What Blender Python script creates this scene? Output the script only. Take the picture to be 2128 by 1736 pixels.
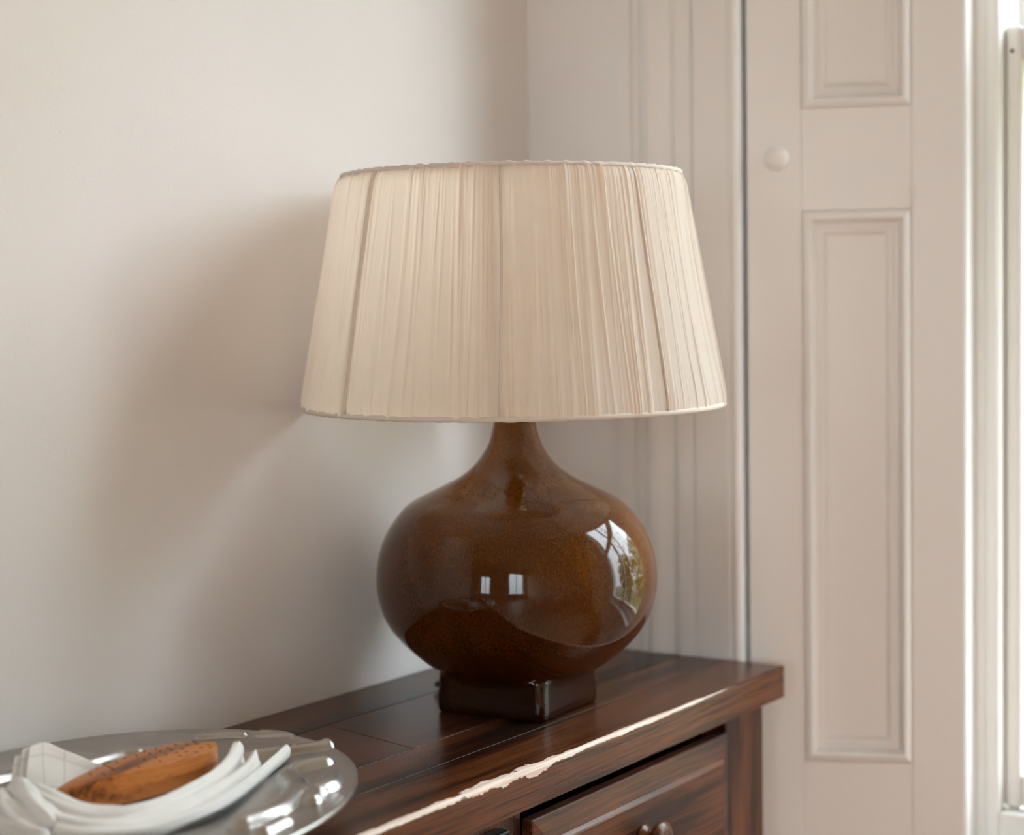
import bpy, bmesh, math, random
import numpy as np
from mathutils import Vector, Matrix
from math import sin, cos, pi, radians, sqrt, exp

random.seed(7)
rng = np.random.default_rng(11)
for o in list(bpy.data.objects):
    bpy.data.objects.remove(o, do_unlink=True)
scene = bpy.context.scene
col = scene.collection

# ------------------------------------------------------------------ camera
CAM = Vector((0.0, 0.0, 1.194))
YAW, PITCH, ROLL, FPX = radians(33.4), radians(-2.9), radians(0.8), 3600.0
R_ = Vector((sin(YAW), -cos(YAW), 0)); Fh = Vector((cos(YAW), sin(YAW), 0)); Z_ = Vector((0, 0, 1))
F_ = cos(PITCH) * Fh + sin(PITCH) * Z_
U_ = -sin(PITCH) * Fh + cos(PITCH) * Z_
cr = cos(ROLL) * R_ - sin(ROLL) * U_
cu = cos(ROLL) * U_ + sin(ROLL) * R_
cd = bpy.data.cameras.new('camera')
cam = bpy.data.objects.new('camera', cd); col.objects.link(cam)
cam.matrix_world = Matrix(((cr.x, cu.x, -F_.x, CAM.x), (cr.y, cu.y, -F_.y, CAM.y), (cr.z, cu.z, -F_.z, CAM.z), (0, 0, 0, 1)))
cd.sensor_width = 36.0
cd.lens = 36.0 * FPX / 2128.0
cd.clip_start = 0.05
cd.dof.use_dof = True
cd.dof.focus_distance = 1.60
cd.dof.aperture_fstop = 3.2
scene.camera = cam

# ------------------------------------------------------------------ sky (overcast) and exposure
world = bpy.data.worlds.new('overcast_sky'); scene.world = world
world.use_nodes = True
nt = world.node_tree; nt.nodes.clear()
wo = nt.nodes.new('ShaderNodeOutputWorld'); bg = nt.nodes.new('ShaderNodeBackground')
tcw = nt.nodes.new('ShaderNodeTexCoord'); sx = nt.nodes.new('ShaderNodeSeparateXYZ')
mr = nt.nodes.new('ShaderNodeMapRange'); mr.inputs['From Min'].default_value = 0; mr.inputs['From Max'].default_value = 1
mr.inputs['To Min'].default_value = 0.42; mr.inputs['To Max'].default_value = 1.0
nt.links.new(tcw.outputs['Generated'], sx.inputs[0]); nt.links.new(sx.outputs['Z'], mr.inputs['Value'])
mx = nt.nodes.new('ShaderNodeMix'); mx.data_type = 'RGBA'; mx.blend_type = 'MULTIPLY'; mx.inputs[0].default_value = 1
mx.inputs[6].default_value = (0.825, 0.93, 1.01, 1)
nt.links.new(mr.outputs[0], mx.inputs[7]); nt.links.new(mx.outputs[2], bg.inputs['Color'])
bg.inputs['Strength'].default_value = 24.0
nt.links.new(bg.outputs[0], wo.inputs['Surface'])
scene.view_settings.view_transform = 'Standard'
scene.view_settings.look = 'None'
scene.view_settings.gamma = 1.0
scene.view_settings.use_curve_mapping = False
scene.view_settings.exposure = 0.0
scene.cycles.max_bounces = 9
scene.cycles.diffuse_bounces = 4
scene.cycles.glossy_bounces = 4
scene.cycles.transparent_max_bounces = 8
scene.cycles.sample_clamp_indirect = 6.0
scene.cycles.caustics_reflective = False
scene.cycles.caustics_refractive = False
scene.cycles.use_denoising = True
scene.cycles.use_adaptive_sampling = True
scene.cycles.adaptive_threshold = 0.05

def portal(name, loc, direction, w, h):          # guides sky sampling through a window opening
    l = bpy.data.lights.new(name, 'AREA'); l.shape = 'RECTANGLE'; l.size = w; l.size_y = h
    l.cycles.is_portal = True
    o = bpy.data.objects.new(name, l); col.objects.link(o); o.location = loc
    o.rotation_euler = Vector(direction).to_track_quat('-Z', 'Z').to_euler()
    return o

# ------------------------------------------------------------------ helpers
def thing(name, label, cat, loc=(0, 0, 0), rotz=0.0, group=None):
    o = bpy.data.objects.new(name, None); col.objects.link(o)
    o.empty_display_size = 0.05
    o.location = loc; o.rotation_euler = (0, 0, rotz)
    o['label'] = label; o['category'] = cat
    if group: o['group'] = group
    return o

def tag(o, label, cat, group=None):
    o['label'] = label; o['category'] = cat
    if group: o['group'] = group
    return o

def struct(o, label=None):
    o['kind'] = 'structure'
    if label: o['label'] = label
    return o

def root_of(o):
    while o.parent: o = o.parent
    return o

def link(name, me, mat, parent=None, smooth=False, world_coords=True, origin=None):
    o = bpy.data.objects.new(name, me); col.objects.link(o)
    if mat: me.materials.append(mat)
    if parent is not None:
        o.parent = parent
        if world_coords:
            r = root_of(parent)
            M = Matrix.Translation(r.location) @ r.rotation_euler.to_matrix().to_4x4()
            me.transform(M.inverted())
    elif origin is not None:
        me.transform(Matrix.Translation(-Vector(origin))); o.location = origin
    if smooth:
        me.shade_smooth()
    me.update()
    return o

def mesh(name, verts, faces):
    me = bpy.data.meshes.new(name); me.from_pydata([tuple(map(float, v)) for v in verts], [], [tuple(map(int, f)) for f in faces]); me.update()
    return me

def fixn(me):
    bm = bmesh.new(); bm.from_mesh(me); bmesh.ops.recalc_face_normals(bm, faces=bm.faces); bm.to_mesh(me); bm.free(); return me

def box_me(name, lo, hi, bevel=0.0, seg=2):
    bm = bmesh.new()
    bmesh.ops.create_cube(bm, size=1.0)
    lo = Vector(lo); hi = Vector(hi)
    for v in bm.verts:
        v.co = Vector([lo[i] + (v.co[i] + 0.5) * (hi[i] - lo[i]) for i in range(3)])
    if bevel > 0:
        bmesh.ops.bevel(bm, geom=bm.edges[:], offset=bevel, segments=seg, profile=0.5, affect='EDGES')
    me = bpy.data.meshes.new(name); bm.to_mesh(me); bm.free()
    return me

def box(name, lo, hi, mat, parent=None, bevel=0.0, seg=2, **k):
    return link(name, box_me(name, lo, hi, bevel, seg), mat, parent, **k)

def prism_me(name, poly, z0, z1, bevel=0.0, seg=2):
    """poly in (x, y), extruded along z"""
    n = len(poly)
    v = [(x, y, z0) for x, y in poly] + [(x, y, z1) for x, y in poly]
    f = [tuple(range(n - 1, -1, -1)), tuple(range(n, 2 * n))] + [(i, (i + 1) % n, n + (i + 1) % n, n + i) for i in range(n)]
    me = fixn(mesh(name, v, f))
    if bevel > 0:
        bm = bmesh.new(); bm.from_mesh(me)
        bmesh.ops.bevel(bm, geom=bm.edges[:], offset=bevel, segments=seg, profile=0.5, affect='EDGES')
        bm.to_mesh(me); bm.free()
    return me

def lathe_me(name, prof, n=48, axis='z', centre=(0, 0, 0)):
    """prof: list of (r, h)"""
    v = []; f = []
    m = len(prof)
    for r, h in prof:
        for k in range(n):
            a = 2 * pi * k / n
            c, s = r * cos(a), r * sin(a)
            if axis == 'z': p = (c, s, h)
            elif axis == '-y': p = (c, -h, s)
            else: p = (h, c, s)
            v.append((p[0] + centre[0], p[1] + centre[1], p[2] + centre[2]))
    for i in range(m - 1):
        for k in range(n):
            f.append((i * n + k, i * n + (k + 1) % n, (i + 1) * n + (k + 1) % n, (i + 1) * n + k))
    f.append(tuple(range(n - 1, -1, -1))); f.append(tuple(range((m - 1) * n, m * n)))
    return fixn(mesh(name, v, f))

def catmull(P, n):
    P = np.array(P, float)
    Q = np.vstack([2 * P[0] - P[1], P, 2 * P[-1] - P[-2]])
    out = []
    for i in range(len(P) - 1):
        p0, p1, p2, p3 = Q[i], Q[i + 1], Q[i + 2], Q[i + 3]
        for k in range(n):
            t = k / n
            out.append(0.5 * ((2 * p1) + (-p0 + p2) * t + (2 * p0 - 5 * p1 + 4 * p2 - p3) * t * t + (-p0 + 3 * p1 - 3 * p2 + p3) * t ** 3))
    out.append(P[-1])
    return np.array(out)

def tube_me(name, pts, rads, n=12, flat=1.0, up=(0, 0, 1), caps=True):
    """swept tube; rads scalar or list; flat = width/height ratio list or scalar"""
    pts = np.array(pts, float); m = len(pts)
    rads = np.full(m, rads) if np.isscalar(rads) else np.array(rads)
    fl = np.full(m, flat) if np.isscalar(flat) else np.array(flat)
    up = np.array(up, float)
    v = []; f = []
    for i in range(m):
        t = pts[min(i + 1, m - 1)] - pts[max(i - 1, 0)]; t /= np.linalg.norm(t) + 1e-12
        s = np.cross(t, up)
        if np.linalg.norm(s) < 1e-4: s = np.cross(t, (1, 0, 0))
        s /= np.linalg.norm(s); w = np.cross(s, t)
        for k in range(n):
            a = 2 * pi * k / n
            v.append(pts[i] + s * cos(a) * rads[i] * fl[i] + w * sin(a) * rads[i])
    for i in range(m - 1):
        for k in range(n):
            f.append((i * n + k, i * n + (k + 1) % n, (i + 1) * n + (k + 1) % n, (i + 1) * n + k))
    if caps:
        f.append(tuple(range(n - 1, -1, -1))); f.append(tuple(range((m - 1) * n, m * n)))
    return fixn(mesh(name, v, f))

def join_me(name, mes):
    v = []; f = []
    for me in mes:
        b = len(v)
        v += [tuple(x.co) for x in me.vertices]
        f += [tuple(i + b for i in p.vertices) for p in me.polygons]
    return mesh(name, v, f)

# ------------------------------------------------------------------ materials
def newmat(name):
    m = bpy.data.materials.new(name); m.use_nodes = True
    b = m.node_tree.nodes['Principled BSDF']
    return m, m.node_tree, b

def N(nt, t, **k):
    n = nt.nodes.new(t)
    for a, b in k.items():
        if a in n.bl_rna.properties: setattr(n, a, b)
        else: n.inputs[a].default_value = b
    return n

def ramp(nt, fac, stops):
    r = nt.nodes.new('ShaderNodeValToRGB')
    e = r.color_ramp.elements
    while len(e) < len(stops): e.new(0.5)
    for i, (p, c) in enumerate(stops):
        e[i].position = p; e[i].color = (*c, 1) if len(c) == 3 else c
    nt.links.new(fac, r.inputs[0])
    return r.outputs[0]

def bump(nt, b, h, strength, dist=0.001, prev=None):
    n = N(nt, 'ShaderNodeBump'); n.inputs['Strength'].default_value = strength; n.inputs['Distance'].default_value = dist
    nt.links.new(h, n.inputs['Height'])
    nt.links.new(n.outputs[0], b.inputs['Normal'])
    return n

def paint(name, c, rough, bumps=0.25, scale=220.0, stretch=(1, 1, 1), var=0.03):
    m, nt, b = newmat(name)
    tc = N(nt, 'ShaderNodeTexCoord'); mp = N(nt, 'ShaderNodeMapping'); mp.inputs['Scale'].default_value = stretch
    nt.links.new(tc.outputs['Object'], mp.inputs[0])
    n1 = N(nt, 'ShaderNodeTexNoise'); n1.inputs['Scale'].default_value = scale; n1.inputs['Detail'].default_value = 2
    n2 = N(nt, 'ShaderNodeTexNoise'); n2.inputs['Scale'].default_value = 3.0; n2.inputs['Detail'].default_value = 1
    nt.links.new(mp.outputs[0], n1.inputs[0]); nt.links.new(tc.outputs['Object'], n2.inputs[0])
    lo = tuple(x * (1 - var) for x in c); hi = tuple(min(1, x * (1 + var)) for x in c)
    nt.links.new(ramp(nt, n2.outputs[0], [(0.35, lo), (0.65, hi)]), b.inputs['Base Color'])
    b.inputs['Roughness'].default_value = rough
    if bumps > 0: bump(nt, b, n1.outputs[0], bumps, 0.0006)
    return m

M_wall = paint('wall_emulsion', (0.82, 0.77, 0.75), 0.75, 0.35, 260)
M_trim = paint('trim_eggshell', (0.82, 0.77, 0.745), 0.42, 0, 90, (1, 1, 0.15), 0.015)
M_frame = paint('window_gloss_paint', (0.84, 0.81, 0.77), 0.16, 0.10, 60, (1, 1, 0.2), 0.02)
M_far = paint('far_wall_paint', (0.87, 0.64, 0.47), 0.8, 0)
M_ceil = paint('ceiling_paint', (0.82, 0.80, 0.77), 0.85, 0)

def wood(name, dark, mid, light, rough, scale=1.0, axis='x', coat=0.25, worn=False, grainbump=0.25):
    m, nt, b = newmat(name)
    tc = N(nt, 'ShaderNodeTexCoord'); oi = N(nt, 'ShaderNodeObjectInfo')
    sc = N(nt, 'ShaderNodeVectorMath', operation='SCALE'); sc.inputs[0].default_value = (3.1, 1.7, 2.3)
    nt.links.new(oi.outputs['Random'], sc.inputs['Scale'])
    ad = N(nt, 'ShaderNodeVectorMath', operation='ADD')
    nt.links.new(tc.outputs['Object'], ad.inputs[0]); nt.links.new(sc.outputs[0], ad.inputs[1])
    mp = N(nt, 'ShaderNodeMapping')
    mp.inputs['Scale'].default_value = {'x': (1.2, 14, 14), 'z': (14, 14, 1.2), 'y': (14, 1.2, 14)}[axis]
    nt.links.new(ad.outputs[0], mp.inputs[0])
    warp = N(nt, 'ShaderNodeTexNoise'); warp.inputs['Scale'].default_value = 1.1 * scale; warp.inputs['Detail'].default_value = 2
    nt.links.new(mp.outputs[0], warp.inputs[0])
    wv = N(nt, 'ShaderNodeMath', operation='MULTIPLY'); wv.inputs[1].default_value = 16.0
    nt.links.new(warp.outputs[0], wv.inputs[0])
    sn = N(nt, 'ShaderNodeMath', operation='SINE'); nt.links.new(wv.outputs[0], sn.inputs[0])
    mp2 = N(nt, 'ShaderNodeMapping')
    mp2.inputs['Scale'].default_value = {'x': (9, 420, 420), 'z': (420, 420, 9), 'y': (420, 9, 420)}[axis]
    nt.links.new(ad.outputs[0], mp2.inputs[0])
    fib = N(nt, 'ShaderNodeTexNoise'); fib.inputs['Scale'].default_value = 1.0; fib.inputs['Detail'].default_value = 5; fib.inputs['Roughness'].default_value = 0.65
    nt.links.new(mp2.outputs[0], fib.inputs[0])
    a1 = N(nt, 'ShaderNodeMath', operation='MULTIPLY_ADD'); a1.inputs[1].default_value = 0.16; a1.inputs[2].default_value = 0.0
    nt.links.new(sn.outputs[0], a1.inputs[0])
    a2 = N(nt, 'ShaderNodeMath', operation='MULTIPLY_ADD'); a2.inputs[1].default_value = 0.85
    nt.links.new(fib.outputs[0], a2.inputs[0]); nt.links.new(a1.outputs[0], a2.inputs[2])
    big = N(nt, 'ShaderNodeTexNoise'); big.inputs['Scale'].default_value = 7; big.inputs['Detail'].default_value = 3
    mp3 = N(nt, 'ShaderNodeMapping'); mp3.inputs['Scale'].default_value = {'x': (.35, 1.6, 1.6), 'z': (1.6, 1.6, .35), 'y': (1.6, .35, 1.6)}[axis]
    nt.links.new(ad.outputs[0], mp3.inputs[0]); nt.links.new(mp3.outputs[0], big.inputs[0])
    a3 = N(nt, 'ShaderNodeMath', operation='MULTIPLY_ADD'); a3.inputs[1].default_value = 0.5
    nt.links.new(big.outputs[0], a3.inputs[0]); nt.links.new(a2.outputs[0], a3.inputs[2])
    c = ramp(nt, a3.outputs[0], [(0.47, dark), (0.66, mid), (0.88, light)])
    b.inputs['Roughness'].default_value = rough
    b.inputs['Specular IOR Level'].default_value = 0.36
    b.inputs['Coat Weight'].default_value = coat; b.inputs['Coat Roughness'].default_value = 0.22
    if grainbump > 0: bump(nt, b, a2.outputs[0], grainbump, 0.0008)
    if worn:
        # bare, chipped wood along the front arris of this plank (object space: y and z of the plank's own edge)
        sep = N(nt, 'ShaderNodeSeparateXYZ'); nt.links.new(tc.outputs['Object'], sep.inputs[0])
        nz = N(nt, 'ShaderNodeTexNoise'); nz.inputs['Scale'].default_value = 26; nz.inputs['Detail'].default_value = 9; nz.inputs['Roughness'].default_value = 0.62
        mpn = N(nt, 'ShaderNodeMapping'); mpn.inputs['Scale'].default_value = (1, 2.2, 1); nt.links.new(tc.outputs['Object'], mpn.inputs[0]); nt.links.new(mpn.outputs[0], nz.inputs[0])
        # distance from the arris line (WY, WZ)
        dy = N(nt, 'ShaderNodeMath', operation='SUBTRACT'); nt.links.new(sep.outputs['Y'], dy.inputs[0]); dy.inputs[1].default_value = worn[0]
        dz = N(nt, 'ShaderNodeMath', operation='SUBTRACT'); dz.inputs[0].default_value = worn[1]; nt.links.new(sep.outputs['Z'], dz.inputs[1])
        ddy = N(nt, 'ShaderNodeMath', operation='MULTIPLY'); nt.links.new(dy.outputs[0], ddy.inputs[0]); ddy.inputs[1].default_value = 1.0
        ddz = N(nt, 'ShaderNodeMath', operation='MULTIPLY'); nt.links.new(dz.outputs[0], ddz.inputs[0]); ddz.inputs[1].default_value = 1.7
        mxm = N(nt, 'ShaderNodeMath', operation='MAXIMUM'); nt.links.new(ddy.outputs[0], mxm.inputs[0]); nt.links.new(ddz.outputs[0], mxm.inputs[1])
        # chip depth along x: a wide worn stretch and a thin line elsewhere
        xr = N(nt, 'ShaderNodeValToRGB'); xe = xr.color_ramp.elements
        mrx = N(nt, 'ShaderNodeMapRange'); mrx.inputs['From Min'].default_value = worn[2]; mrx.inputs['From Max'].default_value = worn[3]
        nt.links.new(sep.outputs['X'], mrx.inputs['Value']); nt.links.new(mrx.outputs[0], xr.inputs[0])
        stops = [(0.0, .22), (0.22, .28), (0.27, .75), (0.36, 1.0), (0.43, .8), (0.50, .22), (0.74, .12), (0.93, 0.0)]
        while len(xe) < len(stops): xe.new(0.5)
        for i, (p, v) in enumerate(stops): xe[i].position = p; xe[i].color = (v, v, v, 1)
        lim = N(nt, 'ShaderNodeMath', operation='MULTIPLY_ADD'); lim.inputs[1].default_value = 0.050; lim.inputs[2].default_value = -0.0185
        nt.links.new(nz.outputs[0], lim.inputs[0])
        lim2 = N(nt, 'ShaderNodeMath', operation='MULTIPLY'); nt.links.new(lim.outputs[0], lim2.inputs[0]); nt.links.new(xr.outputs[0], lim2.inputs[1])
        bx_ = N(nt, 'ShaderNodeMapRange'); bx_.inputs['From Min'].default_value = worn[3] - 0.30; bx_.inputs['From Max'].default_value = worn[3] - 0.03; bx_.inputs['To Min'].default_value = 0.0042; bx_.inputs['To Max'].default_value = 0.0004
        nt.links.new(sep.outputs['X'], bx_.inputs['Value'])
        lim3 = N(nt, 'ShaderNodeMath', operation='ADD'); nt.links.new(lim2.outputs[0], lim3.inputs[0]); nt.links.new(bx_.outputs[0], lim3.inputs[1])
        msk = N(nt, 'ShaderNodeMath', operation='LESS_THAN'); nt.links.new(mxm.outputs[0], msk.inputs[0]); nt.links.new(lim3.outputs[0], msk.inputs[1])
        raw = ramp(nt, fib.outputs[0], [(0.3, (0.50, 0.33, 0.24)), (0.7, (0.80, 0.70, 0.62))])
        mixc = N(nt, 'ShaderNodeMix', data_type='RGBA'); nt.links.new(msk.outputs[0], mixc.inputs[0])
        nt.links.new(c, mixc.inputs[6]); nt.links.new(raw, mixc.inputs[7]); c = mixc.outputs[2]
        rr = N(nt, 'ShaderNodeMapRange'); rr.inputs['To Min'].default_value = rough; rr.inputs['To Max'].default_value = 0.55
        nt.links.new(msk.outputs[0], rr.inputs['Value']); nt.links.new(rr.outputs[0], b.inputs['Roughness'])
    nt.links.new(c, b.inputs['Base Color'])
    return m

WD, WM, WL = (0.006, 0.0018, 0.0009), (0.030, 0.0085, 0.0034), (0.125, 0.037, 0.011)
M_wood = wood('stained_pine', WD, WM, WL, 0.27, coat=0.0)
M_drawer = wood('stained_pine_drawer', WD, WM, WL, 0.40, coat=0.0)
M_woodv = wood('stained_pine_upright', WD, WM, WL, 0.27, coat=0.0, axis='z')
M_floor = wood('floor_boards', dark=(0.34, 0.17, 0.085), mid=(0.54, 0.30, 0.16), light=(0.66, 0.41, 0.24), rough=0.4, coat=0.0, grainbump=0)
M_block = wood('oiled_fruitwood', (0.10, 0.027, 0.007), (0.38, 0.115, 0.022), (0.50, 0.180, 0.040), 0.38, scale=2.0, coat=0.15, grainbump=0.1)

def simple(name, c, rough=0.5, metal=0.0, **k):
    m, nt, b = newmat(name)
    tc = N(nt, 'ShaderNodeTexCoord'); n = N(nt, 'ShaderNodeTexNoise'); n.inputs['Scale'].default_value = 60
    nt.links.new(tc.outputs['Object'], n.inputs[0])
    nt.links.new(ramp(nt, n.outputs[0], [(0.3, tuple(x * .88 for x in c)), (0.7, c)]), b.inputs['Base Color'])
    b.inputs['Roughness'].default_value = rough; b.inputs['Metallic'].default_value = metal
    for a, v in k.items(): b.inputs[a].default_value = v
    return m

M_dark = simple('blackened_metal', (0.012, 0.012, 0.013), 0.35, 0.6)
M_black = simple('black_flex', (0.008, 0.006, 0.005), 0.5)
M_hole = simple('dark_void', (0.004, 0.003, 0.002), 0.9)
M_brass = simple('dull_brass', (0.32, 0.2, 0.07), 0.35, 1.0)
M_wire = simple('white_wire', (0.5, 0.45, 0.4), 0.5)

def glaze():
    m, nt, b = newmat('brown_glaze')
    tc = N(nt, 'ShaderNodeTexCoord')
    n1 = N(nt, 'ShaderNodeTexNoise'); n1.inputs['Scale'].default_value = 7; n1.inputs['Detail'].default_value = 3; n1.inputs['Distortion'].default_value = 0.6
    n2 = N(nt, 'ShaderNodeTexNoise'); n2.inputs['Scale'].default_value = 620; n2.inputs['Detail'].default_value = 3; n2.inputs['Roughness'].default_value = 0.6
    mp = N(nt, 'ShaderNodeMapping'); mp.inputs['Scale'].default_value = (1, 1, 0.6)
    nt.links.new(tc.outputs['Object'], mp.inputs[0]); nt.links.new(mp.outputs[0], n1.inputs[0]); nt.links.new(mp.outputs[0], n2.inputs[0])
    a = N(nt, 'ShaderNodeMath', operation='MULTIPLY_ADD'); a.inputs[1].default_value = 0.58
    h = N(nt, 'ShaderNodeMath', operation='MULTIPLY'); h.inputs[1].default_value = 0.42
    nt.links.new(n2.outputs[0], h.inputs[0]); nt.links.new(n1.outputs[0], a.inputs[0]); nt.links.new(h.outputs[0], a.inputs[2])
    # glaze breaks lighter on the neck; shade on lower body and foot painted in
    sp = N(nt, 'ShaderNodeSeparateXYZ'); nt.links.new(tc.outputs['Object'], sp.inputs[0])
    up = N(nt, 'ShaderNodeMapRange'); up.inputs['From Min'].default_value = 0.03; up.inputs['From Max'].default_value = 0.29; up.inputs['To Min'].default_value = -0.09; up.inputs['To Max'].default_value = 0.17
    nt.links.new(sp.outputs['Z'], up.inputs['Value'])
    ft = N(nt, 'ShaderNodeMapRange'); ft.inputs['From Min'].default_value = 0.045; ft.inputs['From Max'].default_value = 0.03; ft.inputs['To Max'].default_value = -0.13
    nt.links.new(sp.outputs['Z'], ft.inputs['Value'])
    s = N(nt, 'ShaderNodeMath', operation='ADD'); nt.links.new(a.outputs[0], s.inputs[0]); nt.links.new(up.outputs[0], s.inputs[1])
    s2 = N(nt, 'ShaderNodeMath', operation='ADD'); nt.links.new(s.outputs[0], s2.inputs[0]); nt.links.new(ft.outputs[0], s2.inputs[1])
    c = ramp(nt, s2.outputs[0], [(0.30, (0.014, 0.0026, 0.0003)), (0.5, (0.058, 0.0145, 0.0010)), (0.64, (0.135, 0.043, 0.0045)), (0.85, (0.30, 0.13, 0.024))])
    nt.links.new(c, b.inputs['Base Color'])
    b.inputs['Roughness'].default_value = 0.05
    b.inputs['IOR'].default_value = 1.46
    n3 = N(nt, 'ShaderNodeTexNoise'); n3.inputs['Scale'].default_value = 38; nt.links.new(tc.outputs['Object'], n3.inputs[0])
    bump(nt, b, n3.outputs[0], 0.07, 0.0012)
    return m
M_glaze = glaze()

def fabric(name, cdiff, ctrans, ftrans, weave=900, lines=False):
    m = bpy.data.materials.new(name); m.use_nodes = True; nt = m.node_tree; nt.nodes.clear()
    out = N(nt, 'ShaderNodeOutputMaterial')
    d = N(nt, 'ShaderNodeBsdfDiffuse'); t = N(nt, 'ShaderNodeBsdfTranslucent'); mix = N(nt, 'ShaderNodeMixShader')
    tc = N(nt, 'ShaderNodeTexCoord')
    n = N(nt, 'ShaderNodeTexNoise'); n.inputs['Scale'].default_value = weave; n.inputs['Detail'].default_value = 3
    n2 = N(nt, 'ShaderNodeTexNoise'); n2.inputs['Scale'].default_value = 55; n2.inputs['Detail'].default_value = 4
    nt.links.new(tc.outputs['Object'], n.inputs[0]); nt.links.new(tc.outputs['Object'], n2.inputs[0])
    c = ramp(nt, n2.outputs[0], [(0.3, tuple(x * .95 for x in cdiff)), (0.7, cdiff)])
    if lines:
        uv = N(nt, 'ShaderNodeUVMap'); sp = N(nt, 'ShaderNodeSeparateXYZ'); nt.links.new(uv.outputs[0], sp.inputs[0])
        def line(sock, freq, width, off):
            a = N(nt, 'ShaderNodeMath', operation='MULTIPLY_ADD'); nt.links.new(sock, a.inputs[0]); a.inputs[1].default_value = freq; a.inputs[2].default_value = off
            fr = N(nt, 'ShaderNodeMath', operation='FRACT'); nt.links.new(a.outputs[0], fr.inputs[0])
            l = N(nt, 'ShaderNodeMath', operation='LESS_THAN'); nt.links.new(fr.outputs[0], l.inputs[0]); l.inputs[1].default_value = width
            return l.outputs[0]
        l1 = line(sp.outputs['X'], 3.0, 0.05, 0.25); l2 = line(sp.outputs['Y'], 2.0, 0.07, 0.62)
        dash = line(sp.outputs['X'], 46.0, 0.55, 0.0)
        l2d = N(nt, 'ShaderNodeMath', operation='MULTIPLY'); nt.links.new(l2, l2d.inputs[0]); nt.links.new(dash, l2d.inputs[1])
        sm = N(nt, 'ShaderNodeMath', operation='MAXIMUM'); nt.links.new(l1, sm.inputs[0]); nt.links.new(l2d.outputs[0], sm.inputs[1])
        k = N(nt, 'ShaderNodeMath', operation='MULTIPLY'); nt.links.new(sm.outputs[0], k.inputs[0]); k.inputs[1].default_value = 0.45
        mc = N(nt, 'ShaderNodeMix', data_type='RGBA'); nt.links.new(k.outputs[0], mc.inputs[0]); nt.links.new(c, mc.inputs[6]); mc.inputs[7].default_value = (0.42, 0.36, 0.30, 1)
        c = mc.outputs[2]
    nt.links.new(c, d.inputs['Color']); t.inputs['Color'].default_value = (*ctrans, 1)
    bp = N(nt, 'ShaderNodeBump'); bp.inputs['Strength'].default_value = 0.25; bp.inputs['Distance'].default_value = 0.0005
    nt.links.new(n.outputs[0], bp.inputs['Height']); nt.links.new(bp.outputs[0], d.inputs['Normal'])
    mix.inputs[0].default_value = ftrans
    nt.links.new(d.outputs[0], mix.inputs[1]); nt.links.new(t.outputs[0], mix.inputs[2]); nt.links.new(mix.outputs[0], out.inputs[0])
    return m
M_shade = fabric('gathered_cotton', (0.96, 0.875, 0.80), (0.97, 0.80, 0.645), 0.52)
M_tape = fabric('cotton_tape', (0.77, 0.68, 0.61), (0.8, 0.66, 0.5), 0.12)
M_linen = fabric('white_linen', (0.88, 0.845, 0.81), (0.8, 0.76, 0.7), 0.12, lines=True)

M_linen_plain = fabric('plain_linen', (0.88, 0.845, 0.81), (0.8, 0.76, 0.7), 0.12, weave=500)

def pewter():
    m, nt, b = newmat('cast_pewter')
    tc = N(nt, 'ShaderNodeTexCoord')
    n = N(nt, 'ShaderNodeTexNoise'); n.inputs['Scale'].default_value = 26; n.inputs['Detail'].default_value = 5
    nt.links.new(tc.outputs['Object'], n.inputs[0])
    nt.links.new(ramp(nt, n.outputs[0], [(0.3, (0.38, 0.365, 0.35)), (0.7, (0.50, 0.48, 0.465))]), b.inputs['Base Color'])
    b.inputs['Metallic'].default_value = 1.0
    nt.links.new(ramp(nt, n.outputs[0], [(0.3, (0.27,) * 3), (0.7, (0.37,) * 3)]), b.inputs['Roughness'])
    n2 = N(nt, 'ShaderNodeTexNoise'); n2.inputs['Scale'].default_value = 700; nt.links.new(tc.outputs['Object'], n2.inputs[0])
    bump(nt, b, n2.outputs[0], 0.06, 0.0004)
    return m
M_pewter = pewter()

def glass():
    m = bpy.data.materials.new('window_glass'); m.use_nodes = True; nt = m.node_tree; nt.nodes.clear()
    out = N(nt, 'ShaderNodeOutputMaterial'); tr = N(nt, 'ShaderNodeBsdfTransparent'); gl = N(nt, 'ShaderNodeBsdfGlossy')
    gl.inputs['Roughness'].default_value = 0.0; tr.inputs['Color'].default_value = (0.96, 0.97, 0.965, 1)
    ge = N(nt, 'ShaderNodeNewGeometry'); dt = N(nt, 'ShaderNodeVectorMath', operation='DOT_PRODUCT')
    nt.links.new(ge.outputs['Normal'], dt.inputs[0]); nt.links.new(ge.outputs['Incoming'], dt.inputs[1])
    ab = N(nt, 'ShaderNodeMath', operation='ABSOLUTE'); nt.links.new(dt.outputs['Value'], ab.inputs[0])
    om = N(nt, 'ShaderNodeMath', operation='SUBTRACT'); om.inputs[0].default_value = 1.0; nt.links.new(ab.outputs[0], om.inputs[1])
    pw = N(nt, 'ShaderNodeMath', operation='POWER'); nt.links.new(om.outputs[0], pw.inputs[0]); pw.inputs[1].default_value = 5.0
    fr = N(nt, 'ShaderNodeMath', operation='MULTIPLY_ADD'); nt.links.new(pw.outputs[0], fr.inputs[0]); fr.inputs[1].default_value = 0.96; fr.inputs[2].default_value = 0.04
    mix = N(nt, 'ShaderNodeMixShader')
    nt.links.new(fr.outputs[0], mix.inputs[0]); nt.links.new(tr.outputs[0], mix.inputs[1]); nt.links.new(gl.outputs[0], mix.inputs[2]); nt.links.new(mix.outputs[0], out.inputs[0])
    return m
M_glass = glass()

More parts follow.
